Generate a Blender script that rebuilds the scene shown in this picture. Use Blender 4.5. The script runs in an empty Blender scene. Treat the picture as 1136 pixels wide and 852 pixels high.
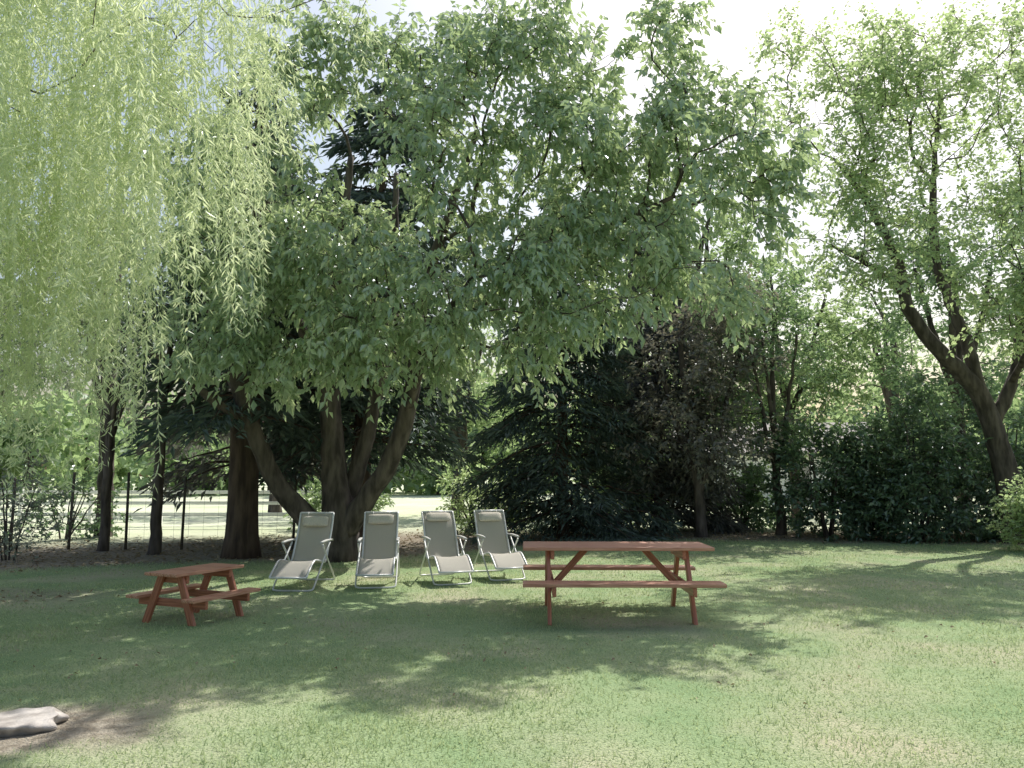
import bpy, math, time, numpy as np
from mathutils import Vector
rng=np.random.default_rng(11)
scene=bpy.context.scene
def nrm(a): return a/np.maximum(np.linalg.norm(a,axis=-1,keepdims=True),1e-9)

# ---------------------------------------------------------------- mesh builder
class MB:
    def __init__(s): s.v=[];s.n=0;s.q=[];s.t=[];s.qm=[];s.tm=[]
    def add(s,v,quads=None,tris=None,mat=0):
        v=np.asarray(v,float).reshape(-1,3)
        if quads is not None and len(quads):
            q=np.asarray(quads,np.int64).reshape(-1,4)+s.n; s.q.append(q); s.qm.append(np.full(len(q),mat))
        if tris is not None and len(tris):
            t=np.asarray(tris,np.int64).reshape(-1,3)+s.n; s.t.append(t); s.tm.append(np.full(len(t),mat))
        s.v.append(v); s.n+=len(v)
    def build(s,name,mats,smooth=(0,),parent=None):
        V=np.concatenate(s.v)
        Q=np.concatenate(s.q) if s.q else np.zeros((0,4),np.int64)
        T=np.concatenate(s.t) if s.t else np.zeros((0,3),np.int64)
        M=np.concatenate(([*s.qm] if s.qm else [])+([*s.tm] if s.tm else []))
        me=bpy.data.meshes.new(name)
        me.vertices.add(len(V)); me.vertices.foreach_set("co",V.astype(np.float32).ravel())
        li=np.concatenate([Q.ravel(),T.ravel()])
        me.loops.add(len(li)); me.loops.foreach_set("vertex_index",li.astype(np.int32))
        me.polygons.add(len(Q)+len(T))
        ls=np.concatenate([np.arange(len(Q))*4,len(Q)*4+np.arange(len(T))*3])
        me.polygons.foreach_set("loop_start",ls.astype(np.int32))
        me.polygons.foreach_set("material_index",M.astype(np.int32))
        me.polygons.foreach_set("use_smooth",np.isin(M,list(smooth)))
        for m in mats: me.materials.append(m)
        me.update(calc_edges=True)
        ob=bpy.data.objects.new(name,me); scene.collection.objects.link(ob)
        if parent: ob.parent=parent
        return ob

def tube(mb,pts,rad,sides=6,mat=0,cap=False,wob=0.0):
    P=np.asarray(pts,float); n=len(P); rad=np.broadcast_to(np.asarray(rad,float),(n,))
    T=nrm(np.gradient(P,axis=0))
    ref=np.array([0,0,1.]) if abs(T[0][2])<.8 else np.array([1.,0,0])
    u=nrm(np.cross(T[0],ref)); rings=[]
    a=np.linspace(0,2*np.pi,sides,endpoint=False)
    ph=rng.uniform(0,6,3)
    for i in range(n):
        u=u-T[i]*np.dot(u,T[i]); u=u/np.linalg.norm(u); w=np.cross(T[i],u)
        r=rad[i]*(1+wob*(np.sin(3*a+ph[0]+i*.25)*.5+np.sin(5*a+ph[1]-i*.15)*.35+np.sin(2*a+ph[2]+i*.5)*.4))
        rings.append(P[i]+np.outer(np.cos(a)*r,u)+np.outer(np.sin(a)*r,w))
    V=np.concatenate(rings); q=[]
    for i in range(n-1):
        for k in range(sides):
            k2=(k+1)%sides
            q.append((i*sides+k,i*sides+k2,(i+1)*sides+k2,(i+1)*sides+k))
    t=[]
    if cap:
        V=np.concatenate([V,P[:1],P[-1:]]); b=n*sides
        for k in range(sides):
            k2=(k+1)%sides
            t.append((b,k2,k)); t.append((b+1,(n-1)*sides+k,(n-1)*sides+k2))
    mb.add(V,q,t,mat)

def prisms(mb,A,B,ra,rb,mat=0):
    n=len(A)
    if n==0: return
    D=nrm(B-A); ref=np.where(np.abs(D[:,2:3])<.8,np.array([[0,0,1.]]),np.array([[1.,0,0]]))
    u=nrm(np.cross(D,ref)); w=np.cross(D,u)
    V=np.zeros((n,6,3))
    for k in range(3):
        c,s_=math.cos(k*2.094),math.sin(k*2.094)
        V[:,k]=A+(u*c+w*s_)*ra; V[:,3+k]=B+(u*c+w*s_)*rb
    b=(np.arange(n)*6)[:,None]
    q=np.concatenate([b+np.array([[0,1,4,3]]),b+np.array([[1,2,5,4]]),b+np.array([[2,0,3,5]])])
    mb.add(V,q,None,mat)

def leaves(mb,P,D,N,L,W,mat=1,fold=.22,curl=.12):
    n=len(P); L=np.broadcast_to(L,(n,))[:,None]; W=np.broadcast_to(W,(n,))[:,None]
    S=nrm(np.cross(D,N)); N=np.cross(S,D)
    V=np.zeros((n,4,3))
    V[:,0]=P; V[:,1]=P+D*L*.42+S*W*.5+N*W*fold
    V[:,2]=P+D*L-N*L*curl; V[:,3]=P+D*L*.42-S*W*.5+N*W*fold
    b=(np.arange(n)*4)[:,None]
    t=np.concatenate([b+np.array([[0,2,1]]),b+np.array([[0,3,2]])])
    mb.add(V,None,t,mat)

def resample(pl,step):
    pl=np.asarray(pl,float); out=[]
    n=len(pl); P=np.vstack([2*pl[0]-pl[1],pl,2*pl[-1]-pl[-2]])
    for i in range(1,n):
        p0,p1,p2,p3=P[i-1],P[i],P[i+1],P[i+2]
        k=max(1,int(np.linalg.norm((p2-p1)[:3])/step))
        for j in range(k):
            t=j/k
            out.append(.5*((2*p1)+(-p0+p2)*t+(2*p0-5*p1+4*p2-p3)*t*t+(-p0+3*p1-3*p2+p3)*t**3))
    out.append(pl[-1]); return np.array(out)

def grow(mb,limbs,attr,rtip=.006,pw=.43,wob=.08,droop=0.1,pathw=.3,jit=.05,mat=0,sides=12):
    pos=[];par=[];rad=[];plen=[];dr=[]
    for li,l in enumerate(limbs):
        S=resample(l,.22)
        S[1:-1,:3]+=rng.normal(0,.012,(len(S)-2,3))
        tube(mb,S[:,:3],S[:,3],sides,mat,cap=True,wob=wob)
        prev=-1
        if li>0:
            A=np.array(pos); prev=int(np.argmin(np.linalg.norm(A-S[0,:3],axis=1)))
        for i,p in enumerate(S):
            d=S[min(i+1,len(S)-1),:3]-S[max(i-1,0),:3]
            if prev>=0: plen.append(plen[prev]+np.linalg.norm(p[:3]-pos[prev]))
            else: plen.append(0.)
            pos.append(p[:3]);par.append(prev);rad.append(p[3]);dr.append(d/np.linalg.norm(d)); prev=len(pos)-1
    nl=len(pos); cap=nl+len(attr)*12
    PA=np.zeros((cap,3));PA[:nl]=pos;PL=np.zeros(cap);PL[:nl]=plen
    PL[:nl]+=np.where(PA[:nl,2]<1.6,50,0)
    DR=np.zeros((cap,3));DR[:nl]=dr; PR=list(par); RD=list(rad); n=nl
    dist=np.array([np.min(np.linalg.norm(PA[:nl]-a,axis=1)) for a in attr])
    chains=[];ends=[]
    for ai in np.argsort(dist):
        a=attr[ai]; d=np.linalg.norm(PA[:n]-a,axis=1); i=int(np.argmin(d+pathw*PL[:n])); dd=d[i]
        if n+12>=cap: break
        k=int(min(9,max(2,dd/.3)))
        c=PA[i]+DR[i]*dd*.35+np.array([0,0,.1*dd])
        c2=a-nrm(a-PA[i])*dd*.3+np.array([0,0,droop*dd])
        idx=[];pv=i
        for j in range(1,k+1):
            t=j/k
            p=(1-t)**3*PA[i]+3*(1-t)**2*t*c+3*(1-t)*t*t*c2+t**3*a
            if j<k: p=p+rng.normal(0,jit*min(dd,1.2)*.6,3)
            PA[n]=p; PL[n]=PL[pv]+np.linalg.norm(p-PA[pv]); DR[n]=nrm(p-PA[pv]); PR.append(pv); RD.append(0); idx.append(n); pv=n; n+=1
        chains.append((i,idx)); ends.append(pv)
    cnt=np.zeros(n)
    for e in ends:
        j=e
        while j>=0: cnt[j]+=1; j=PR[j]
    R=rtip*cnt**pw
    for i,idx in chains:
        pts=np.vstack([PA[i],PA[idx]]); r=R[idx]; r=np.concatenate([[r[0]*1.15],r])
        if i<nl: r=np.minimum(r,RD[i]*.75)
        tube(mb,pts,r,4 if r[0]<.03 else 7,mat)
    return PA[ends],DR[ends]

def sprays(mb,tips,dirs,ntw,tl,nl,L,W,out=None,droop=.3,ldroop=.4,spread=.9,mat=1,tmat=0,twr=.003,sidew=.8):
    n=len(tips)*ntw
    A=np.repeat(tips,ntw,0)+rng.normal(0,.09,(n,3))
    base=np.repeat(dirs,ntw,0)
    if out is not None: base=base*.5+nrm(A-out)*.6
    d=nrm(base+rng.normal(0,spread,(n,3))+np.array([0,0,-droop]))
    ln=tl*rng.uniform(.5,1.25,n)[:,None]
    sag=ln*.35*droop*np.array([[0,0,-1.]])*2
    f=lambda t: A+d*ln*t+sag*t*t
    prisms(mb,A,f(1.),twr*1.3,twr*.5,tmat)
    for j in range(nl):
        t=(j+rng.uniform(0,.9,n)[:,None])/nl*.95+.05
        P=f(t); T=nrm(d*ln+2*sag*t)
        up=nrm(np.array([0,0,1.])+rng.normal(0,.5,(n,3)))
        sd=nrm(np.cross(T,up))*(1 if j%2 else -1)
        D=nrm(T*.6+sd*sidew+rng.normal(0,.3,(n,3))+np.array([0,0,-ldroop]))
        N=nrm(up+rng.normal(0,.35,(n,3)))
        s=rng.uniform(.6,1.2,n)
        leaves(mb,P,D,N,L*s,W*s,mat)

def clumps(blobs,k,cr):
    out=[]
    for (cx,cy,cz,rx,ry,rz,n) in blobs:
        v=nrm(rng.normal(0,1,(n,3)))*(rng.uniform(.12,1,n)**(1/2.4))[:,None]
        C=v*np.array([rx,ry,rz])+np.array([cx,cy,cz])
        for c in C:
            kk=max(2,int(k*rng.uniform(.5,1.5)))
            out.append(c+rng.normal(0,cr,(kk,3))*np.array([1,1,.6]))
    return np.concatenate(out)

# ---------------------------------------------------------------- materials
def newmat(name):
    m=bpy.data.materials.new(name); m.use_nodes=True; nt=m.node_tree; nt.nodes.clear()
    return m,nt,nt.nodes,nt.links
def leafmat(name,c1,c2,trans,tf=.42,rough=.4,gl=.06):
    m,nt,N,Lk=newmat(name)
    out=N.new('ShaderNodeOutputMaterial'); g=N.new('ShaderNodeNewGeometry')
    mix=N.new('ShaderNodeMix'); mix.data_type='RGBA'
    mix.inputs['A'].default_value=(*c1,1); mix.inputs['B'].default_value=(*c2,1)
    Lk.new(g.outputs['Random Per Island'],mix.inputs['Factor'])
    p=N.new('ShaderNodeBsdfDiffuse'); Lk.new(mix.outputs['Result'],p.inputs['Color'])
    tr=N.new('ShaderNodeBsdfTranslucent'); tr.inputs['Color'].default_value=(*trans,1)
    ms=N.new('ShaderNodeMixShader'); ms.inputs[0].default_value=tf
    Lk.new(p.outputs[0],ms.inputs[1]);Lk.new(tr.outputs[0],ms.inputs[2])
    if gl>0:
        gs=N.new('ShaderNodeBsdfGlossy'); gs.inputs['Roughness'].default_value=rough; gs.inputs['Color'].default_value=(.9,.95,1,1)
        m2=N.new('ShaderNodeMixShader'); m2.inputs[0].default_value=gl
        Lk.new(ms.outputs[0],m2.inputs[1]);Lk.new(gs.outputs[0],m2.inputs[2]); ms=m2
    Lk.new(ms.outputs[0],out.inputs[0])
    return m
def noisemat(name,c1,c2,scale=5,stretch=(1,1,1),rough=.8,bump=.3,bdist=.02,detail=6,spec=.3,lo=.35,hi=.65,metal=0):
    m,nt,N,Lk=newmat(name)
    out=N.new('ShaderNodeOutputMaterial');tc=N.new('ShaderNodeTexCoord');mp=N.new('ShaderNodeMapping');mp.inputs['Scale'].default_value=stretch
    noi=N.new('ShaderNodeTexNoise');noi.inputs['Scale'].default_value=scale;noi.inputs['Detail'].default_value=detail
    Lk.new(tc.outputs['Object'],mp.inputs[0]);Lk.new(mp.outputs[0],noi.inputs['Vector'])
    mr=N.new('ShaderNodeMapRange');mr.inputs['From Min'].default_value=lo;mr.inputs['From Max'].default_value=hi
    Lk.new(noi.outputs['Fac'],mr.inputs['Value'])
    mix=N.new('ShaderNodeMix');mix.data_type='RGBA';mix.inputs['A'].default_value=(*c1,1);mix.inputs['B'].default_value=(*c2,1)
    Lk.new(mr.outputs['Result'],mix.inputs['Factor'])
    p=N.new('ShaderNodeBsdfPrincipled');p.inputs['Roughness'].default_value=rough;p.inputs['Specular IOR Level'].default_value=spec;p.inputs['Metallic'].default_value=metal
    Lk.new(mix.outputs['Result'],p.inputs['Base Color'])
    b=N.new('ShaderNodeBump');b.inputs['Strength'].default_value=bump;b.inputs['Distance'].default_value=bdist
    Lk.new(noi.outputs['Fac'],b.inputs['Height']);Lk.new(b.outputs[0],p.inputs['Normal']);Lk.new(p.outputs[0],out.inputs[0])
    return m

bark=noisemat('bark',(.055,.045,.042),(.15,.125,.115),9,(1,1,.25),.9,.9,.04,3)
barkred=noisemat('bark_conifer',(.055,.038,.033),(.14,.10,.08),9,(1,1,.2),.9,.9,.04,3)
L_main=leafmat('leaf_cherry',(.21,.32,.22),(.43,.51,.35),(.58,.72,.34),.42,.35,.12)
L_right=leafmat('leaf_maple',(.26,.37,.19),(.46,.54,.31),(.64,.79,.38),.5,.4,.06)
L_willow=leafmat('leaf_willow',(.52,.61,.40),(.72,.77,.56),(.83,.90,.57),.5,.4,.06)
L_con=leafmat('needles',(.05,.08,.07),(.13,.17,.14),(.15,.23,.14),.2,.5,.05)
L_con2=leafmat('needles_brown',(.07,.08,.08),(.18,.18,.165),(.23,.23,.19),.25,.5,.05)
L_plum=leafmat('leaf_hazel',(.10,.115,.10),(.24,.22,.19),(.32,.31,.22),.35,.4,.05)
L_shrub=leafmat('leaf_shrub',(.09,.155,.095),(.19,.28,.15),(.28,.44,.18),.35,.35,.07)
L_laurel=leafmat('leaf_laurel',(.06,.11,.07),(.15,.22,.13),(.19,.32,.13),.25,.35,.08)
L_back=leafmat('leaf_back',(.26,.37,.20),(.41,.49,.29),(.60,.75,.38),.5,.5,.03)
L_mid=leafmat('leaf_mid',(.18,.27,.15),(.31,.40,.23),(.47,.62,.28),.45,.5,.04)
L_lilac=leafmat('leaf_dull',(.16,.20,.18),(.29,.33,.27),(.40,.45,.32),.4,.5,.05)

# ---------------------------------------------------------------- ground
EX=[-20,-14,-7,-5,-3,-1,.5,4,8,12,16,20]; EY=[9.5,10.8,12.6,13.6,14.1,15,17,17.9,17.5,16.6,15.4,14.4]
def vnoise(x,y,s,seed):
    r=np.random.default_rng(seed); o=np.zeros_like(x,dtype=float)
    for k in range(7):
        a=r.uniform(0,6.28); f=s*r.uniform(.6,1.8); o+=np.sin(x*f*math.cos(a)+y*f*math.sin(a)+r.uniform(0,6.28))
    return o/7*1.6
def hgt(x,y): return .035*vnoise(x,y,.55,1)+.012*vnoise(x,y,2.2,2)
def sstep(a,b,x): t=np.clip((x-a)/(b-a),0,1); return t*t*(3-2*t)
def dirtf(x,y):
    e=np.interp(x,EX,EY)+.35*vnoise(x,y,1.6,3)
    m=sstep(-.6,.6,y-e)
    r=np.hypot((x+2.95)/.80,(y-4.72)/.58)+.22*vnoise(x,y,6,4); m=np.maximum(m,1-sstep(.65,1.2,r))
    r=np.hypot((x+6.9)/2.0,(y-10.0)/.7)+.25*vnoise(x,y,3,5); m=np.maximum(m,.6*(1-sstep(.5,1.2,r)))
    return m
def fieldf(x,y): return sstep(19.5,23,y+.8*vnoise(x,y,.5,6)+np.clip(-x-3,0,6)*.7)
def axis(lo,hi,step,far):
    core=np.arange(lo,hi+1e-6,step); e=[];d=step;p=hi
    while p<far: d*=1.25;p+=d;e.append(p)
    f=[];d=step;p=lo
    while p>-far: d*=1.25;p-=d;f.append(p)
    return np.array(f[::-1]+list(core)+e)
gx=axis(-15,15,.14,900); gy=axis(1,23,.14,900)
X,Y=np.meshgrid(gx,gy); Z=hgt(X,Y)*np.exp(-np.maximum(0,np.hypot(X,Y-10)-30)/20)
nx,ny=len(gx),len(gy); ii=(np.arange(ny-1)[:,None]*nx+np.arange(nx-1)[None]).ravel()
mb=MB(); mb.add(np.stack([X,Y,Z],-1).reshape(-1,3),np.stack([ii,ii+1,ii+nx+1,ii+nx],-1))
def groundmat():
    m,nt,N,Lk=newmat('lawn_ground')
    out=N.new('ShaderNodeOutputMaterial');tc=N.new('ShaderNodeTexCoord')
    def noise(s,d=3):
        n=N.new('ShaderNodeTexNoise');n.inputs['Scale'].default_value=s;n.inputs['Detail'].default_value=d;Lk.new(tc.outputs['Object'],n.inputs['Vector']);return n
    def rng_(src,a,b):
        r=N.new('ShaderNodeMapRange');r.inputs['From Min'].default_value=a;r.inputs['From Max'].default_value=b;Lk.new(src,r.inputs['Value']);return r.outputs['Result']
    def mixc(f,a,b):
        x=N.new('ShaderNodeMix');x.data_type='RGBA'
        Lk.new(f,x.inputs['Factor'])
        for k,c in (('A',a),('B',b)):
            if isinstance(c,tuple): x.inputs[k].default_value=(*c,1)
            else: Lk.new(c,x.inputs[k])
        return x.outputs['Result']
    g=mixc(rng_(noise(1.3).outputs['Fac'],.35,.65),(.26,.36,.19),(.36,.43,.25))
    g=mixc(rng_(noise(.7,6).outputs['Fac'],.47,.68),g,(.47,.45,.32))
    n3=noise(60,3); g=mixc(rng_(n3.outputs['Fac'],.5,.75),g,(.18,.25,.12))
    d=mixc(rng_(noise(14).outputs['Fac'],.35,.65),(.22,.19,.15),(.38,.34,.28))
    f=mixc(rng_(noise(.25).outputs['Fac'],.35,.65),(.50,.56,.38),(.66,.68,.54))
    a1=N.new('ShaderNodeAttribute');a1.attribute_name='dirt';a2=N.new('ShaderNodeAttribute');a2.attribute_name='field'
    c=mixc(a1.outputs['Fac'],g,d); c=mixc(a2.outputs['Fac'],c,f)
    p=N.new('ShaderNodeBsdfDiffuse')
    Lk.new(c,p.inputs['Color']);b=N.new('ShaderNodeBump');b.inputs['Strength'].default_value=.8;b.inputs['Distance'].default_value=.03
    Lk.new(n3.outputs['Fac'],b.inputs['Height']);Lk.new(b.outputs[0],p.inputs['Normal']);Lk.new(p.outputs[0],out.inputs[0]);return m
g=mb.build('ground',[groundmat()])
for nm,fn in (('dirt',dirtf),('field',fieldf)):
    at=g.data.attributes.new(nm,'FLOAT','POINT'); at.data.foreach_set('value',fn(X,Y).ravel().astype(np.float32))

# grass blades on the lawn
mb=MB(); n=320000
d=3.0+15.5*rng.uniform(0,1,n)**1.6
x=rng.uniform(-1,1,n)*(d*.72+1.2); y=d
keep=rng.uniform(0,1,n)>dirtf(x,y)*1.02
keep&=rng.uniform(-1.3,1.6,n)>vnoise(x,y,1.7,21)*.9
x,y=x[keep],y[keep]; n=len(x); z=hgt(x,y)-.004
P=np.stack([x,y,z],-1); a=rng.uniform(0,6.28,n)
h=(rng.uniform(.014,.040,n))*(1+.45*vnoise(x,y,2.5,9)); lean=rng.normal(0,.9,(n,2))
w=(.0028+y*.00045)
D=nrm(np.stack([lean[:,0],lean[:,1],np.ones(n)],-1)); S=np.stack([np.cos(a),np.sin(a),np.zeros(n)],-1)
V=np.zeros((n,3,3));V[:,0]=P-S*w[:,None];V[:,1]=P+S*w[:,None];V[:,2]=P+D*h[:,None]*1.3
mb.add(V,None,np.arange(3*n).reshape(-1,3))
G_bl=leafmat('grass_blade',(.25,.36,.19),(.47,.52,.32),(.56,.65,.35),.4,.6,0)
mb.build('grass',[G_bl],smooth=())

# leaf litter below the trees
mb=MB(); n=18000
x=rng.uniform(-13,14,n);y=rng.uniform(9,23,n);k=rng.uniform(0,1,n)<dirtf(x,y)*(1-fieldf(x,y));x,y=x[k],y[k];n=len(x)
D=nrm(rng.normal(0,1,(n,3))*np.array([1,1,.2]));N_=nrm(rng.normal(0,.4,(n,3))+np.array([0,0,1.]))
leaves(mb,np.stack([x,y,hgt(x,y)+.012],-1),D,N_,rng.uniform(.05,.1,n),rng.uniform(.025,.05,n),0)
n=900; x=rng.uniform(-9,12,n); y=rng.uniform(5,17,n)
leaves(mb,np.stack([x,y,hgt(x,y)+.02],-1),nrm(rng.normal(0,1,(n,3))*np.array([1,1,.2])),nrm(rng.normal(0,.4,(n,3))+np.array([0,0,1.])),rng.uniform(.03,.05,n),rng.uniform(.015,.03,n),0)
mb.build('leaf_litter',[leafmat('litter',(.20,.16,.10),(.46,.40,.28),(.3,.2,.1),.2,.8,0)],smooth=())

# ---------------------------------------------------------------- main cherry tree
bx,by=-3.1,14.0
limbs=[
 [(bx,by,-.1,.42),(bx+.02,by,.25,.34),(bx-.02,by-.02,.8,.30),(bx-.12,by,1.5,.25),(bx-.22,by,2.6,.19),(bx-.3,by-.1,4,.15),(bx-.1,by-.2,5.6,.11),(bx+.1,by-.3,7.4,.06)],
 [(bx+.08,by-.05,.45,.22),(bx+.35,by-.2,.85,.2),(bx+.8,by-.35,1.5,.17),(bx+1.2,by-.5,2.4,.15),(bx+1.4,by-.6,3.5,.13),(bx+1.55,by-.8,4.6,.11),(bx+2.0,by-1.1,6.0,.08),(bx+2.5,by-1.4,7.4,.05)],
 [(bx-.1,by-.05,.35,.24),(bx-.5,by-.2,.7,.2),(bx-1.0,by-.4,1.3,.17),(bx-1.35,by-.6,2.1,.15),(bx-1.7,by-.9,3.2,.12),(bx-2.1,by-1.2,4.6,.09),(bx-2.4,by-1.4,6.2,.05)],
 [(bx+.0,by+.05,.7,.2),(bx+.25,by+.1,1.5,.16),(bx+.5,by+.1,2.5,.13),(bx+.75,by,3.8,.11),(bx+.9,by-.1,5.4,.08),(bx+.9,by,7.2,.05)],
 [(bx+1.4,by-.6,3.4,.10),(bx+2.2,by-1.1,4.1,.085),(bx+3.2,by-1.7,4.7,.07),(bx+4.4,by-2.2,5.3,.05),(bx+5.6,by-2.5,5.8,.03)],
 [(bx+1.2,by-.5,2.6,.08),(bx+1.6,by-1.2,3.3,.07),(bx+2.0,by-2.2,3.9,.055),(bx+2.5,by-3.2,4.3,.035)],
 [(bx-.25,by,3.0,.09),(bx-.5,by-1.1,4.0,.08),(bx-.7,by-2.2,4.9,.06),(bx-.8,by-3.3,5.6,.035)],
 [(bx-1.35,by-.6,2.2,.09),(bx-2.1,by-1.2,2.9,.07),(bx-2.7,by-1.9,3.5,.05)],
]
blobs=[(-2.4,11.8,6.4,4.0,2.0,2.8,54),(.9,11.3,6.2,2.6,1.2,2.3,34),(2.9,11.3,6.3,1.7,1.0,2.1,27),(-4.3,11.7,4.9,1.5,1.4,1.8,24),
 (-1.6,10.8,4.4,2.4,.9,1.0,24),(1.6,11.0,4.3,1.9,.9,.75,13),(-.6,11.6,8.7,3.4,1.2,1.0,16),(-.6,11.6,3.4,.9,.9,.45,5),(-3.9,11.2,3.4,.9,.9,.5,7),(-2.4,11.0,3.5,.8,.7,.4,5)]
T=clumps(blobs,5,.27); T=T[T[:,2]>2.7]
mb=MB(); tips,dirs=grow(mb,limbs,T,.0055)
sprays(mb,tips,dirs,6,.46,8,.155,.078,out=np.array([-2.5,13,4.5]),droop=.35,ldroop=.75)
mb.build('cherry_tree',[bark,L_main])

# ---------------------------------------------------------------- right tree
rx_,ry_=11.2,17.3
limbs=[
 [(rx_,ry_,-.1,.34),(rx_-.02,ry_,.5,.27),(rx_-.15,ry_,1.8,.24),(rx_-.6,ry_,3.4,.2),(rx_-1.5,ry_-.1,4.3,.16),(rx_-2.2,ry_-.2,5.3,.14),(rx_-2.4,ry_-.3,6.3,.11),(rx_-3.1,ry_-.5,7.6,.08),(rx_-3.9,ry_-.7,8.6,.04)],
 [(rx_-.55,ry_,3.3,.15),(rx_-.8,ry_,4.6,.13),(rx_-1.3,ry_+.1,6.4,.1),(rx_-1.3,ry_,8.4,.07),(rx_-1.0,ry_,10.5,.04)],
 [(rx_-.3,ry_,2.7,.15),(rx_+.2,ry_-.1,3.8,.13),(rx_+.4,ry_-.3,5.6,.1),(rx_+.9,ry_-.6,8,.06)],
 [(rx_-2.3,ry_-.2,5.6,.08),(rx_-3.1,ry_-.6,6.1,.06),(rx_-4.2,ry_-1.,6.5,.03)],
 [(rx_+.1,ry_-.1,3.6,.08),(rx_-.3,ry_-1.5,4.3,.06),(rx_-.9,ry_-2.8,4.9,.035)],
]
blobs=[(10.3,16.6,9.6,3.3,2.0,3.2,74),(7.5,16.2,9.4,1.8,1.4,2.6,34),(13,16,7.5,2.4,2.0,2.6,28),(9.9,14.3,5.3,1.0,.9,1.3,16),(11.0,14.8,4.8,1.3,1.0,1.1,22),(8.0,16,6.4,1.5,1.2,.9,14)]
T=clumps(blobs,5,.40)
mb=MB(); tips,dirs=grow(mb,limbs,T,.0055)
sprays(mb,tips,dirs,6,.5,7,.12,.073,out=np.array([10.5,17,6.5]),droop=.1,ldroop=.3)
mb.build('maple_tree',[bark,L_right])

# ---------------------------------------------------------------- willow
mb=MB()
limbs=[[(-8.2,7.2,-.1,.45),(-8.1,7.2,1.5,.36),(-7.8,7.1,3,.31),(-7.2,7.0,4.6,.25),(-6.3,6.9,6.2,.17),(-5.2,6.8,7.4,.11),(-4.0,6.9,8.0,.05)],
 [(-7.9,7.1,2.8,.2),(-8.4,6.5,4.5,.16),(-8.6,5.6,6.5,.1),(-8.2,4.8,8,.05)],
 [(-6.9,7,5.1,.14),(-6.4,7.9,6.6,.1),(-5.6,8.8,7.6,.05)],
 [(-6.6,6.9,5.7,.13),(-5.6,6.2,6.9,.09),(-4.5,5.8,7.6,.05)]]
T=[]
for (cx,cy,n,sx,zl) in ((-5.3,7.2,27,.6,4.6),(-4.3,7.2,26,.55,4.9),(-6.6,7.2,15,.7,4.8),(-8,6.6,9,.7,5.2),(-5.5,8.4,11,.6,5.0),(-3.1,7.1,20,.42,5.6)):
    T.append(np.stack([rng.normal(cx,sx,n),rng.normal(cy,.6,n),rng.uniform(zl,8.2,n)],-1))
T=np.concatenate(T)
tips,dirs=grow(mb,limbs,T,.005)
def strand(p,length,hd):
    n=int(length/.14)+2; t=np.linspace(0,1,n)[:,None]
    hor=np.array([hd[0],hd[1],0])
    Q=p+hor*(1-np.exp(-t*2.6))+np.array([0,0,-1.])*length*(t**1.12)+np.array([0,0,.25])*np.sin(np.minimum(t*7,3.14))
    ph=rng.uniform(0,6,2); am=rng.uniform(.03,.13,2)
    Q[:,0]+=am[0]*t[:,0]*np.sin(t[:,0]*length*1.6+ph[0]); Q[:,1]+=am[1]*t[:,0]*np.sin(t[:,0]*length*1.4+ph[1])
    return Q
SP=[];ST=[]
def bottomz(x):
    return 1.55+.7*abs(math.sin(x*2.3+1))+max(0,(x+3.9))*2.5
for p,d0 in zip(tips,dirs):
    hb=rng.normal(0,1,2); hb=hb/np.linalg.norm(hb)*rng.uniform(.3,1.0)
    zb=bottomz(p[0])+abs(rng.normal(0,.75))
    for k in range(6):
        pp=p+rng.normal(0,.10,3)
        bz=zb+rng.normal(0,.3)
        if pp[2]-bz<.4: bz=pp[2]-rng.uniform(.5,1.2)
        if bz<1.2: continue
        Q=strand(pp,pp[2]-bz,hb+rng.normal(0,.16,2))
        prisms(mb,Q[:-1],Q[1:],.0025,.002,1)
        m=int(len(Q)*.14/.036); s=rng.uniform(0,len(Q)-1.001,m); i=s.astype(int); f=(s-i)[:,None]
        SP.append(Q[i]*(1-f)+Q[i+1]*f); ST.append(nrm(Q[i+1]-Q[i]))
        for _ in range(int(len(Q)/4.2)):
            i0=rng.integers(1,len(Q)); l=rng.uniform(.15,.5); dd=rng.normal(0,.4,3); a0=Q[i0]; b0=a0+np.array([dd[0]*l*1.2,dd[1]*l*1.2,-l*.85])
            mm=int(l/.034); tt=rng.uniform(0,1,mm)[:,None]
            SP.append(a0+(b0-a0)*tt+np.array([0,0,.05])*np.sin(tt*3.1)); ST.append(np.repeat(nrm(b0-a0)[None],mm,0))
SP=np.concatenate(SP);ST=np.concatenate(ST); n=len(SP)
az=rng.uniform(0,6.28,n); side=np.stack([np.cos(az),np.sin(az),np.zeros(n)],-1)
D=nrm(ST*.8+side*rng.uniform(.3,1.3,n)[:,None]); N_=nrm(side*.5+rng.normal(0,.6,(n,3)))
leaves(mb,SP,D,N_,rng.uniform(.06,.115,n),rng.uniform(.013,.021,n),1,fold=.1,curl=.12)
mb.build('weeping_willow_tree',[bark,L_willow])

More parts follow.
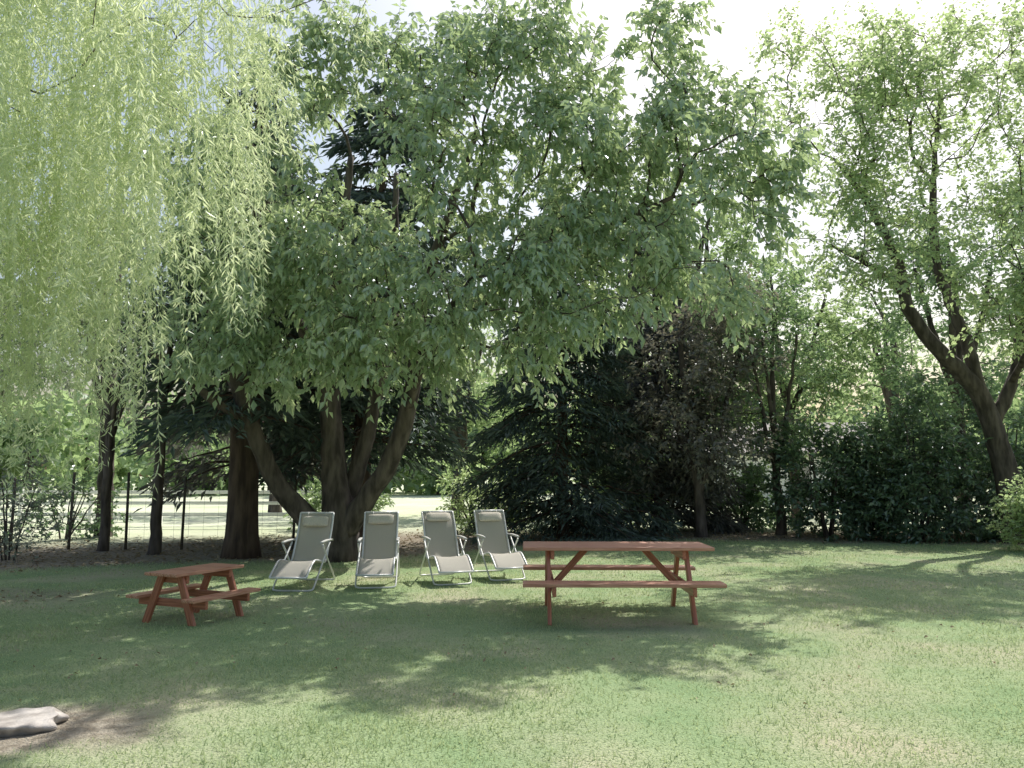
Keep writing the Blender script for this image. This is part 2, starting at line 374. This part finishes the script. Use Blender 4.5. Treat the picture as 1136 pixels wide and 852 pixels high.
# ---------------------------------------------------------------- conifers
def conifer(name,x,y,H,R,zb,nb,per,tr=.2,lean=0,L=.2,W=.05,mat=None,pw=.75):
    mb=MB()
    tr_=[(x,y,-.1,tr*1.25),(x,y,.4,tr),(x+lean*.3,y,H*.35,tr*.8),(x+lean*.7,y,H*.7,tr*.45),(x+lean,y,H,.02)]
    S=resample(tr_,.3); tube(mb,S[:,:3],S[:,3],10,0,cap=True,wob=.1)
    PP=[];TT=[]
    for b in range(nb):
        f=(b+rng.uniform())/nb; z=zb+(H-zb)*f
        r=R*(1-f)**pw*rng.uniform(.55,1.1)+.15; a=rng.uniform(0,6.28)
        j=np.argmin(abs(S[:,2]-z)); o=S[j,:3]
        m=max(3,int(r/.35)); t=np.linspace(0,1,m+1)[:,None]
        d=np.array([math.cos(a),math.sin(a),0]); up=rng.uniform(-.15,.25)
        Q=o+d*r*t+np.array([0,0,1.])*(up*r*t-.32*r*t*t)
        Q[1:]+=rng.normal(0,.03,(m,3))
        tube(mb,Q,np.linspace(.012+.012*r,.004,m+1),4,0)
        k=int(per*r); s=rng.uniform(.12,1,k)**.7
        q=np.array([np.interp(s,t[:,0],Q[:,c]) for c in range(3)]).T
        sd=np.array([-math.sin(a),math.cos(a),0])
        off=rng.normal(0,1,k)*(.09+.22*np.sin(np.clip(s,0,1)*2.6))*min(1.3,r*.7)
        q=q+sd*off[:,None]+rng.normal(0,.05,(k,3))+np.array([0,0,-1.])*(abs(off)*.35+rng.exponential(.06,k))[:,None]
        PP.append(q);TT.append(nrm(d*.7+sd*np.sign(off)[:,None]*.8+rng.normal(0,.3,(k,3))+np.array([0,0,-.45])))
    P=np.concatenate(PP);D=np.concatenate(TT);n=len(P); P[:,2]=np.maximum(P[:,2],.12)
    s=rng.uniform(.6,1.3,n)
    leaves(mb,P,D,nrm(rng.normal(0,.5,(n,3))+np.array([0,0,1.])),L*s,W*s,1)
    mb.build(name,[barkred,mat or L_con])
conifer('spruce_tree',1.25,18.9,8.8,2.65,.4,180,120,.15,L=.20,W=.05,pw=.6)
conifer('spruce_tree',4.0,21.0,9.0,2.5,.5,145,95,.16,L=.24,W=.07,pw=.6,mat=L_con2)
conifer('cypress_tree',-5.0,14.4,9.6,2.0,2.6,100,65,.3,L=.25,W=.07,pw=.5)
conifer('cypress_tree',-3.4,17.0,10.5,2.8,2.2,125,75,.24,.5,L=.27,W=.08,pw=.5)
conifer('cypress_tree',-6.4,18.5,10,2.6,1.7,105,65,.2,.2,L=.27,W=.08,pw=.5,mat=L_con2)

# ---------------------------------------------------------------- generic trees
def gtree(name,x,y,H,blobs,tr,leafmat_,k=5,cr=.45,ntw=5,tl=.5,nl=7,L=.13,W=.075,forks=3,mat=bark,zf=None,droop=.1,ld=.3,minz=.0):
    mb=MB(); zf=zf or H*.3
    limbs=[[(x,y,-.1,tr*1.3),(x+.03,y,.4,tr),(x+rng.normal(0,.12),y,zf,tr*.8),(x+rng.normal(0,.3),y,H*.65,tr*.45),(x+rng.normal(0,.4),y,H*.85,.03)]]
    for i in range(forks):
        a=rng.uniform(0,6.28); z=zf*rng.uniform(.7,1.3); c,s_=math.cos(a),math.sin(a)
        limbs.append([(x,y,z,tr*.5),(x+c*.5,y+s_*.5,z+(H-z)*.25,tr*.42),(x+c*1.1,y+s_*1.1,z+(H-z)*.6,tr*.25)])
    T=clumps(blobs,k,cr); T=T[T[:,2]>minz]
    tips,dirs=grow(mb,limbs,T,.0055,sides=9)
    c=np.mean(tips,0)
    sprays(mb,tips,dirs,ntw,tl,nl,L,W,out=c-np.array([0,0,1.]),droop=droop,ldroop=ld)
    return mb.build(name,[mat,leafmat_])
gtree('hazel_tree',4.5,18.6,7,[(4.5,18.4,4.0,1.5,1.2,2.4,42),(3.9,17.8,2.4,1.2,1,1.0,10)],.14,L_plum,zf=1.3,minz=.7)
gtree('hazel_tree',6.7,19.4,7,[(6.5,19.2,4.2,1.7,1.2,2.5,46)],.12,L_shrub,zf=1.6,minz=1.5)
gtree('ash_tree',8.4,23,9,[(8.2,22.6,5.2,2.8,1.8,2.8,64)],.17,L_mid,L=.16,W=.095,minz=1.7)
gtree('ash_tree',12.8,22,10,[(12.8,21.5,6,3.0,2,3.4,60)],.2,L_shrub,L=.16,W=.095)
gtree('ash_tree',6.2,25.5,13,[(6.0,25.2,8.6,3.2,1.8,3.6,66)],.22,L_mid,cr=.5,L=.19,W=.115,minz=3)
gtree('elm_tree',-10,19,9.5,[(-10,18.6,6,2.6,2,3.2,48)],.2,L_lilac,minz=2.2,L=.16,W=.09)
gtree('elm_tree',-14,18.5,9,[(-14,18,5.6,2.4,2,3,36)],.2,L_lilac,minz=2.2,L=.16,W=.09)
gtree('young_tree',-6.9,15.0,6.5,[(-6.9,15,4.8,1.1,1,1.5,14)],.11,L_shrub,zf=2.5,minz=2.6)
gtree('young_tree',-8.2,15.6,6.5,[(-8.4,15.4,4.7,1.3,1,1.5,14)],.10,L_shrub,zf=2.5,minz=2.6)
gtree('beech_tree',-2,28,9,[(-2,28,4.6,4,2.4,3.4,66)],.25,L_back,cr=.6,L=.2,W=.12,minz=.6)
gtree('beech_tree',4.6,29,9,[(4.6,29,4.6,3.2,2.4,3.8,44)],.25,L_back,cr=.6,L=.2,W=.12,minz=.6)
gtree('beech_tree',-9.5,31,9,[(-9.5,31,5,4,2.4,3.6,46)],.25,L_mid,cr=.6,L=.2,W=.12,minz=1.6)
gtree('beech_tree',14.5,29,10,[(14.5,29,5,4.0,2.4,4.2,50)],.25,L_mid,cr=.6,L=.2,W=.12,minz=.6)
def shrub(name,x,y,rx,ry,H,n,mat,L=.12,W=.07,ntw=5,nl=6,zb=.25,st=1.):
    mb=MB(); limbs=[]
    for i in range(7):
        a=rng.uniform(0,6.28); c,s_=math.cos(a),math.sin(a); r=rng.uniform(.2,.6)
        limbs.append([(x+c*.08,y+s_*.08,-.05,.035*st),(x+c*r*.5*rx,y+s_*r*.5*ry,H*.3,.028*st),(x+c*r*rx,y+s_*r*ry,H*.7,.015*st)])
    v=nrm(rng.normal(0,1,(n,3)))*(rng.uniform(.1,1,n)**.4)[:,None]; v[:,2]=abs(v[:,2])
    C=v*np.array([rx,ry,H-zb])+np.array([x,y,zb])
    T=np.concatenate([c+rng.normal(0,.16,(4,3)) for c in C]); T[:,2]=np.maximum(T[:,2],.12)
    tips,dirs=grow(mb,limbs,T,.004,sides=6)
    sprays(mb,tips,dirs,ntw,.32,nl,L,W,out=np.array([x,y,H*.3]),droop=0,ldroop=.15)
    mb.build(name,[bark,mat])
shrub('laurel_bush',7.6,18.7,1.4,1.0,2.9,66,L_laurel,L=.14,W=.085)
shrub('laurel_bush',9.5,18.2,1.7,1.1,3.6,96,L_laurel,L=.14,W=.085)
shrub('laurel_bush',12.1,19.2,1.9,1.1,3.8,74,L_laurel,L=.14,W=.085)
shrub('laurel_bush',15.0,18.4,1.9,1.2,3.4,46,L_laurel,L=.14,W=.085)
shrub('laurel_bush',6.5,21.8,.9,.7,1.8,22,L_shrub,L=.14,W=.085)
shrub('ivy_bush',10.5,15.3,.6,.5,1.2,40,L_right,L=.09,W=.06)
shrub('dogwood_bush',-8.9,13.8,.9,.6,2.0,16,L_lilac,ntw=4,nl=4,L=.09,W=.05,st=.4)
shrub('dogwood_bush',-10.6,18.4,1.6,.7,1.5,18,L_shrub,ntw=4,nl=5,L=.12,W=.07,st=.6)
shrub('dogwood_bush',-.9,20.5,1.4,.7,1.6,30,L_right,ntw=4,nl=6)
shrub('dogwood_bush',-4.6,21.5,1.3,.8,1.6,26,L_mid,ntw=4,nl=6,L=.14,W=.08)
shrub('dogwood_bush',3.6,22.6,1.5,.8,2.2,30,L_mid,ntw=4,nl=6,L=.16,W=.09)

# distant tree line (one object)
mb=MB()
for i in range(70):
    a=-1.2+2.4*(i+rng.uniform(-.4,.4))/70; r=rng.uniform(58,80); cx,cy=math.sin(a)*r,math.cos(a)*r; H=rng.uniform(6,11)
    tube(mb,[(cx,cy,-.2),(cx,cy,H*.5),(cx,cy,H*.8)],[.3,.22,.08],6)
    for _ in range(14):
        c=np.array([cx,cy,H*.48])+nrm(rng.normal(0,1,3))*np.array([3.8,3.8,H*.5])*rng.uniform(.4,1)
        n=60;P=c+rng.normal(0,.9,(n,3));P[:,2]=np.maximum(P[:,2],.3)
        leaves(mb,P,nrm(rng.normal(0,1,(n,3))),nrm(rng.normal(0,1,(n,3))+np.array([0,0,.7])),.8,.55,1)
mb.build('distant_trees',[bark,L_mid])

# ---------------------------------------------------------------- fences
mb=MB()
fx=np.arange(-24,-3.6,1.15)
for i,x0 in enumerate(fx):
    y0=15.9+.05*math.sin(i); tube(mb,[(x0,y0,-.1),(x0+.02*math.sin(i*3),y0,1.5+.08*math.sin(i*5))],[.03,.027],8,0,cap=True)
for z in (.12,.40,.68,.96,1.25):
    A=np.stack([fx,np.full(len(fx),15.87),np.full(len(fx),z)],-1); prisms(mb,A[:-1],A[1:],.004,.004,1)
vx=np.arange(-24,-3.9,.3); A=np.stack([vx,np.full(len(vx),15.87),np.full(len(vx),.1)],-1);B=A.copy();B[:,2]=1.25
prisms(mb,A,B,.0025,.0025,1)
mb.build('wire_fence',[noisemat('post_wood',(.07,.06,.05),(.14,.12,.1),20,(1,1,.2)),noisemat('wire',(.16,.16,.16),(.2,.2,.2),5,metal=.8,rough=.5)])

# ---------------------------------------------------------------- furniture helpers
def empty(name,loc,rz):
    e=bpy.data.objects.new(name,None); e.location=loc; e.rotation_euler=(0,0,rz); e.empty_display_size=.3
    scene.collection.objects.link(e); return e
def plank(name,p0,p1,w,t,upv,mat,parent,bev=.006):
    p0,p1=Vector(p0),Vector(p1); d=(p1-p0); L=d.length; d.normalize(); up=Vector(upv); s=d.cross(up).normalized(); up=s.cross(d).normalized()
    V=[]
    for a in (0,L):
        for b in (-w/2,w/2):
            for c in (-t/2,t/2): V.append((a,b,c))
    F=[(0,1,3,2),(4,6,7,5),(0,4,5,1),(2,3,7,6),(0,2,6,4),(1,5,7,3)]
    me=bpy.data.meshes.new(name); me.from_pydata(V,[],F); me.materials.append(mat)
    ob=bpy.data.objects.new(name,me); scene.collection.objects.link(ob)
    from mathutils import Matrix
    M=Matrix((d,s,up)).transposed().to_4x4(); M.translation=p0; ob.matrix_world=M
    if parent: ob.parent=parent
    b=ob.modifiers.new('b','BEVEL');b.width=bev;b.segments=2
    return ob
trim=noisemat('white_paint',(.74,.74,.72),(.82,.82,.80),3,bump=.1)
rf=empty('rail_fence',(0,0,0),0)
for i in range(9):
    plank('post_%d'%i,(-21+i*2.1,23.2,-.1),(-21+i*2.1,23.2,1.15),.1,.1,(0,1,0),trim,rf)
for z in (.35,.68,1.0):
    plank('rail',(-21.1,23.12,z),(-4.1,23.12,z),.1,.035,(0,1,0),trim,rf)
plaster=noisemat('plaster',(.74,.72,.68),(.82,.80,.77),3,rough=.9,bump=.1); tile=noisemat('roof_tile',(.28,.26,.24),(.38,.35,.32),4,(1,1,6)); glass=noisemat('window_glass',(.05,.06,.07),(.08,.09,.1),1,rough=.1,bump=0,spec=.8)
hs=empty('white_house',(14.6,44,0),math.radians(-12))
m=MB(); a,b,h,r=5,3.5,2.7,1.6
m.add([(-a,-b,0),(a,-b,0),(a,b,0),(-a,b,0),(-a,-b,h),(a,-b,h),(a,b,h),(-a,b,h),(-a,0,h+r),(a,0,h+r)],[(0,1,5,4),(1,2,6,5),(2,3,7,6),(3,0,4,7)],[(4,7,8),(5,9,6)]); m.build('walls',[plaster],smooth=(),parent=hs)
m=MB(); o_=.35
for s in (-1,1):
    y1,z1=s*(b+o_),h-o_*r/b
    m.add([(-a-o_,y1,z1),(a+o_,y1,z1),(a+o_,0,h+r+.02),(-a-o_,0,h+r+.02),(-a-o_,y1,z1+.15),(a+o_,y1,z1+.15),(a+o_,0,h+r+.17),(-a-o_,0,h+r+.17)],[(4,5,6,7),(0,1,5,4),(0,4,7,3),(1,2,6,5),(0,3,2,1)])
m.build('roof',[tile],smooth=(),parent=hs)
for i,xx in enumerate((-1.2,3.2)):
    plank('window_frame_%d'%i,(xx-.6,-b-.03,1.5),(xx+.6,-b-.03,1.5),1.2,.06,(0,1,0),trim,hs)
    plank('window_glass_%d'%i,(xx-.5,-b-.065,1.5),(xx+.5,-b-.065,1.5),1.0,.03,(0,1,0),glass,hs)
plank('door',(1.2,-b-.03,.02),(1.2,-b-.03,2.05),.95,.06,(0,1,0),tile,hs)

def woodmat(name,c1,c2):
    return noisemat(name,c1,c2,7,(.6,9,9),.42,.25,.004,6,.5)
wood=woodmat('stained_wood',(.42,.18,.12),(.68,.37,.26))
wood_shaded=woodmat('stained_wood_shaded',(.34,.12,.07),(.54,.21,.13))  # same wood for legs, bearers and braces, with under-table shade put into its colour

def picnic(name,loc,rz,Lt,Wt,Ht,hb,bench_off,bw,leg_in,scale_leg=1,nb=5,w1=wood,foot=None,brace=True):
    e=empty(name,loc,rz); th=.036*scale_leg
    bwid=Wt/nb
    for i in range(nb):
        yy=-Wt/2+bwid*(i+.5)
        plank('top_board_%d'%(i+1),(-Lt/2,yy,Ht-th/2),(Lt/2,yy,Ht-th/2),bwid-.007,th,(0,0,1),w1,e)
    for sgn,nm in ((-1,'front'),(1,'back')):
        for i in range(2):
            yy=sgn*bench_off+(i-.5)*bw/2
            plank('bench_%s_board_%d'%(nm,i+1),(-Lt/2,yy,hb-th/2),(Lt/2,yy,hb-th/2),bw/2-.007,th,(0,0,1),w1,e)
    ft=foot or (bench_off-.1)
    for sx in (-1,1):
        X0=sx*(Lt/2-leg_in); nm='left' if sx<0 else 'right'
        lw=.09*scale_leg; lt=.04*scale_leg
        for sgn in (-1,1):
            plank('leg_%s_%s'%(nm,'front' if sgn<0 else 'back'),(X0,sgn*ft,0),(X0,sgn*Wt*.27,Ht-th-.002),lw,lt,(1,0,0),wood_shaded,e)
        plank('bench_bearer_'+nm,(X0-sx*(lt+.001),-bench_off-bw/2+.01,hb-th-lw*.5-.002),(X0-sx*(lt+.001),bench_off+bw/2-.01,hb-th-lw*.5-.002),lw,lt,(1,0,0),wood_shaded,e)
        plank('top_bearer_'+nm,(X0-sx*(lt+.001),-Wt/2+.03,Ht-th-lw*.5-.002),(X0-sx*(lt+.001),Wt/2-.03,Ht-th-lw*.5-.002),lw,lt,(1,0,0),wood_shaded,e)
        if brace:
            plank('brace_'+nm,(X0-sx*(2*lt+.01),0,hb-th-lw*.6),(sx*(Lt*.5-leg_in-.42),0,Ht-th-.004),lw*.75,lt,(0,1,0),wood_shaded,e)
    return e
picnic('picnic_table',(1.12,8.52,hgt(np.array([1.1]),np.array([8.5]))[0]-.01),math.radians(-1.0),2.0,.74,.76,.45,.70,.26,.27,foot=.60)
picnic('picnic_table',(-3.38,8.38,hgt(np.array([-3.4]),np.array([8.4]))[0]-.01),math.radians(66),.94,.46,.54,.30,.39,.18,.14,.9,foot=.33,brace=False)

# ---------------------------------------------------------------- recliner chairs
def slingmat():
    m,nt,N,Lk=newmat('sling_fabric')
    out=N.new('ShaderNodeOutputMaterial');tc=N.new('ShaderNodeTexCoord')
    ck=N.new('ShaderNodeTexNoise');ck.inputs['Scale'].default_value=140;Lk.new(tc.outputs['Object'],ck.inputs['Vector'])
    mix=N.new('ShaderNodeMix');mix.data_type='RGBA';mix.inputs['A'].default_value=(.50,.47,.42,1);mix.inputs['B'].default_value=(.68,.65,.59,1)
    Lk.new(ck.outputs['Fac'],mix.inputs['Factor'])
    p=N.new('ShaderNodeBsdfPrincipled');p.inputs['Roughness'].default_value=.7
    Lk.new(mix.outputs['Result'],p.inputs['Base Color'])
    t=N.new('ShaderNodeBsdfTranslucent');Lk.new(mix.outputs['Result'],t.inputs['Color'])
    ms=N.new('ShaderNodeMixShader');ms.inputs[0].default_value=.35;Lk.new(p.outputs[0],ms.inputs[1]);Lk.new(t.outputs[0],ms.inputs[2])
    Lk.new(ms.outputs[0],out.inputs[0]);return m
sling=slingmat()
alu=noisemat('grey_tube',(.62,.63,.64),(.7,.71,.72),20,rough=.35,metal=.2,bump=.02)
plast=noisemat('armrest_plastic',(.5,.5,.49),(.56,.56,.55),20,rough=.5,bump=.05)
pillow=noisemat('pillow_fabric',(.52,.48,.42),(.62,.58,.51),60,rough=.85,bump=.2,bdist=.003)
def recliner(loc,rz,rec=0.0):
    e=empty('reclining_chair',loc,rz); w=.24
    top=np.array([.44+rec,.965-.1*rec]); prof=[(-.78,.20),(-.68,.27),(-.52,.36),(-.42,.385),(-.2,.355),(.0,.32),(.08,.35),(.19,.53),(.31,.75),tuple(top)]
    P=resample([(0,a,b,0) for a,b in prof],.03)[:,1:3]
    n=len(P); T=nrm(np.gradient(P,axis=0)); Nn=np.stack([-T[:,1],T[:,0]],-1)
    mb=MB(); nu=13; us=np.linspace(-1,1,nu); V=[]
    for i in range(n):
        for u in us:
            s=-.022*(1-u*u)*math.sin(math.pi*i/(n-1))
            V.append((u*(w-.012),P[i,0]-Nn[i,0]*s*-1,P[i,1]+Nn[i,1]*s))
    q=[(i*nu+j,i*nu+j+1,(i+1)*nu+j+1,(i+1)*nu+j) for i in range(n-1) for j in range(nu-1)]
    mb.add(V,q); o=mb.build('sling',[sling],parent=e); sm=o.modifiers.new('s','SOLIDIFY');sm.thickness=.004
    mb=MB()
    for s in (-1,1):
        tube(mb,[(s*w,a,b) for a,b in P],.014,8,0,cap=True)
    tube(mb,[(-w,P[-1,0],P[-1,1]),(w,P[-1,0],P[-1,1])],.014,8,0,cap=True)
    tube(mb,[(-w,P[0,0],P[0,1]),(w,P[0,0],P[0,1])],.014,8,0,cap=True)
    mb.build('seat_frame',[alu],parent=e)
    wl=w+.03
    def leg(pl,nm):
        m=MB(); R=resample([(*p,0) for p in pl],.04)[:,:3]; tube(m,R,.0125,8,0,cap=True); m.build(nm,[alu],parent=e)
    yf=-.60
    leg([(-wl,.14,.58),(-wl,-.2,.32),(-wl,-.48,.10),(-wl+.01,yf+.02,.022),(-wl+.06,yf,.014),(0,yf-.01,.014),(wl-.06,yf,.014),(wl-.01,yf+.02,.022),(wl,-.48,.10),(wl,-.2,.32),(wl,.14,.58)],'front_leg_loop')
    wl2=w+.004
    leg([(-wl2-.03,-.22,.57),(-wl2-.03,.1,.30),(-wl2-.03,.38,.07),(-wl2,.47,.018),(-wl2+.07,.50,.014),(0,.50,.014),(wl2-.07,.50,.014),(wl2,.47,.018),(wl2+.03,.38,.07),(wl2+.03,.1,.30),(wl2+.03,-.22,.57)],'rear_leg_loop')
    for s,nm in ((-1,'left'),(1,'right')):
        m=MB(); yy=np.linspace(-.27,.27,9); zz=.60+.012*np.sin(np.linspace(0,3.1,9))
        V=[];q=[]
        for i in range(9):
            ww=.024*(1-.35*abs(i-4)/4)
            for (a,b) in ((-1,-.011),(1,-.011),(1,.009),(.6,.014),(-.6,.014),(-1,.009)): V.append((s*(w+.026)+a*ww,yy[i],zz[i]+b))
        for i in range(8):
            for k in range(6): q.append((i*6+k,i*6+(k+1)%6,(i+1)*6+(k+1)%6,(i+1)*6+k))
        m.add(V,q,[(0,2,1),(0,3,2),(0,4,3),(0,5,4),(48,49,50),(48,50,51),(48,51,52),(48,52,53)]); m.build('armrest_'+nm,[plast],parent=e)
    m=MB(); tdir=T[-4]; nd=np.array([-tdir[1],tdir[0]])
    if nd[0]>0: nd=-nd
    V=[];q=[];na=14;nx_=11
    for i in range(nx_):
        u=-1+2*i/(nx_-1); e_=(1-abs(u)**6)**.5*.999+.001
        for k in range(na):
            a=2*math.pi*k/na; ca=math.copysign(abs(math.cos(a))**.6,math.cos(a)); sa=math.sin(a)
            off=P[-5]+tdir*ca*.075*(.8+.2*e_)+nd*(.03+sa*.034*e_)
            V.append((u*.185,off[0],off[1]))
    for i in range(nx_-1):
        for k in range(na): q.append((i*na+k,i*na+(k+1)%na,(i+1)*na+(k+1)%na,(i+1)*na+k))
    m.add(V,q); m.build('head_pillow',[pillow],parent=e)
    for a in (-.12,.12):
        m=MB(); tube(m,[(a,P[-1][0]-.01,P[-1][1]+.012),(a,P[-3][0]-.035,P[-3][1]+.02)],.006,6,0,cap=True); m.build('pillow_strap',[plast],parent=e)
def gz(x,y): return float(hgt(np.array([x]),np.array([y]))[0])+.008
for (x,y,r,rec) in ((-2.84,10.85,-3,-.05),(-1.90,11.15,6,-.02),(-1.0,11.45,18,0.04),(-.24,12.0,18,0.0)):
    recliner((x,y,gz(x,y)),math.radians(r),rec)

# ---------------------------------------------------------------- rock
import bmesh
bm=bmesh.new(); bmesh.ops.create_icosphere(bm,subdivisions=5,radius=1)
for v in bm.verts:
    c=v.co; r=1+.18*math.sin(3*c.x+1)*math.cos(2.3*c.y)+.07*math.sin(7*c.y+4*c.z)+.04*math.sin(13*c.x+5*c.y)
    c=c*r; c.z=min(c.z,.45+.12*c.x+.04*math.sin(9*c.x+4*c.y))
    v.co=Vector((c.x*.25,c.y*.21,c.z*.075))
me=bpy.data.meshes.new('rock');bm.to_mesh(me);bm.free()
me.materials.append(noisemat('stone',(.30,.27,.25),(.54,.50,.47),9,(1,1,1),.85,.7,.03))
o=bpy.data.objects.new('rock',me);o.location=(-2.94,4.80,.028);o.rotation_euler=(0,0,.25);scene.collection.objects.link(o)

# ---------------------------------------------------------------- light, sky, camera
sv=Vector((.36,.66,1.0)).normalized()
el=math.asin(sv.z); az=math.atan2(sv.x,sv.y)
w=bpy.data.worlds.new("World"); scene.world=w; w.use_nodes=True; nt=w.node_tree
bg=nt.nodes['Background']; sk=nt.nodes.new('ShaderNodeTexSky'); sk.sky_type='NISHITA'; sk.sun_disc=False
sk.sun_elevation=el; sk.sun_rotation=az; sk.air_density=1.5; sk.dust_density=4.0; sk.ozone_density=.8
nt.links.new(sk.outputs[0],bg.inputs[0]); bg.inputs[1].default_value=.15
sl=bpy.data.lights.new('sun','SUN'); sl.energy=5; sl.angle=math.radians(.5); sl.color=(1,.96,.88)
so=bpy.data.objects.new('sun',sl); so.rotation_euler=sv.to_track_quat('Z','Y').to_euler(); scene.collection.objects.link(so)
cam=bpy.data.cameras.new('camera'); co=bpy.data.objects.new('camera',cam); scene.collection.objects.link(co)
co.location=(0,0,1.5); co.rotation_euler=(math.radians(90+6.8),0,0)
cam.sensor_width=36; cam.lens=36*850/1136; cam.clip_end=3000; cam.clip_start=.05
scene.camera=co
scene.view_settings.view_transform='Standard'; scene.view_settings.look='None'; scene.view_settings.exposure=0
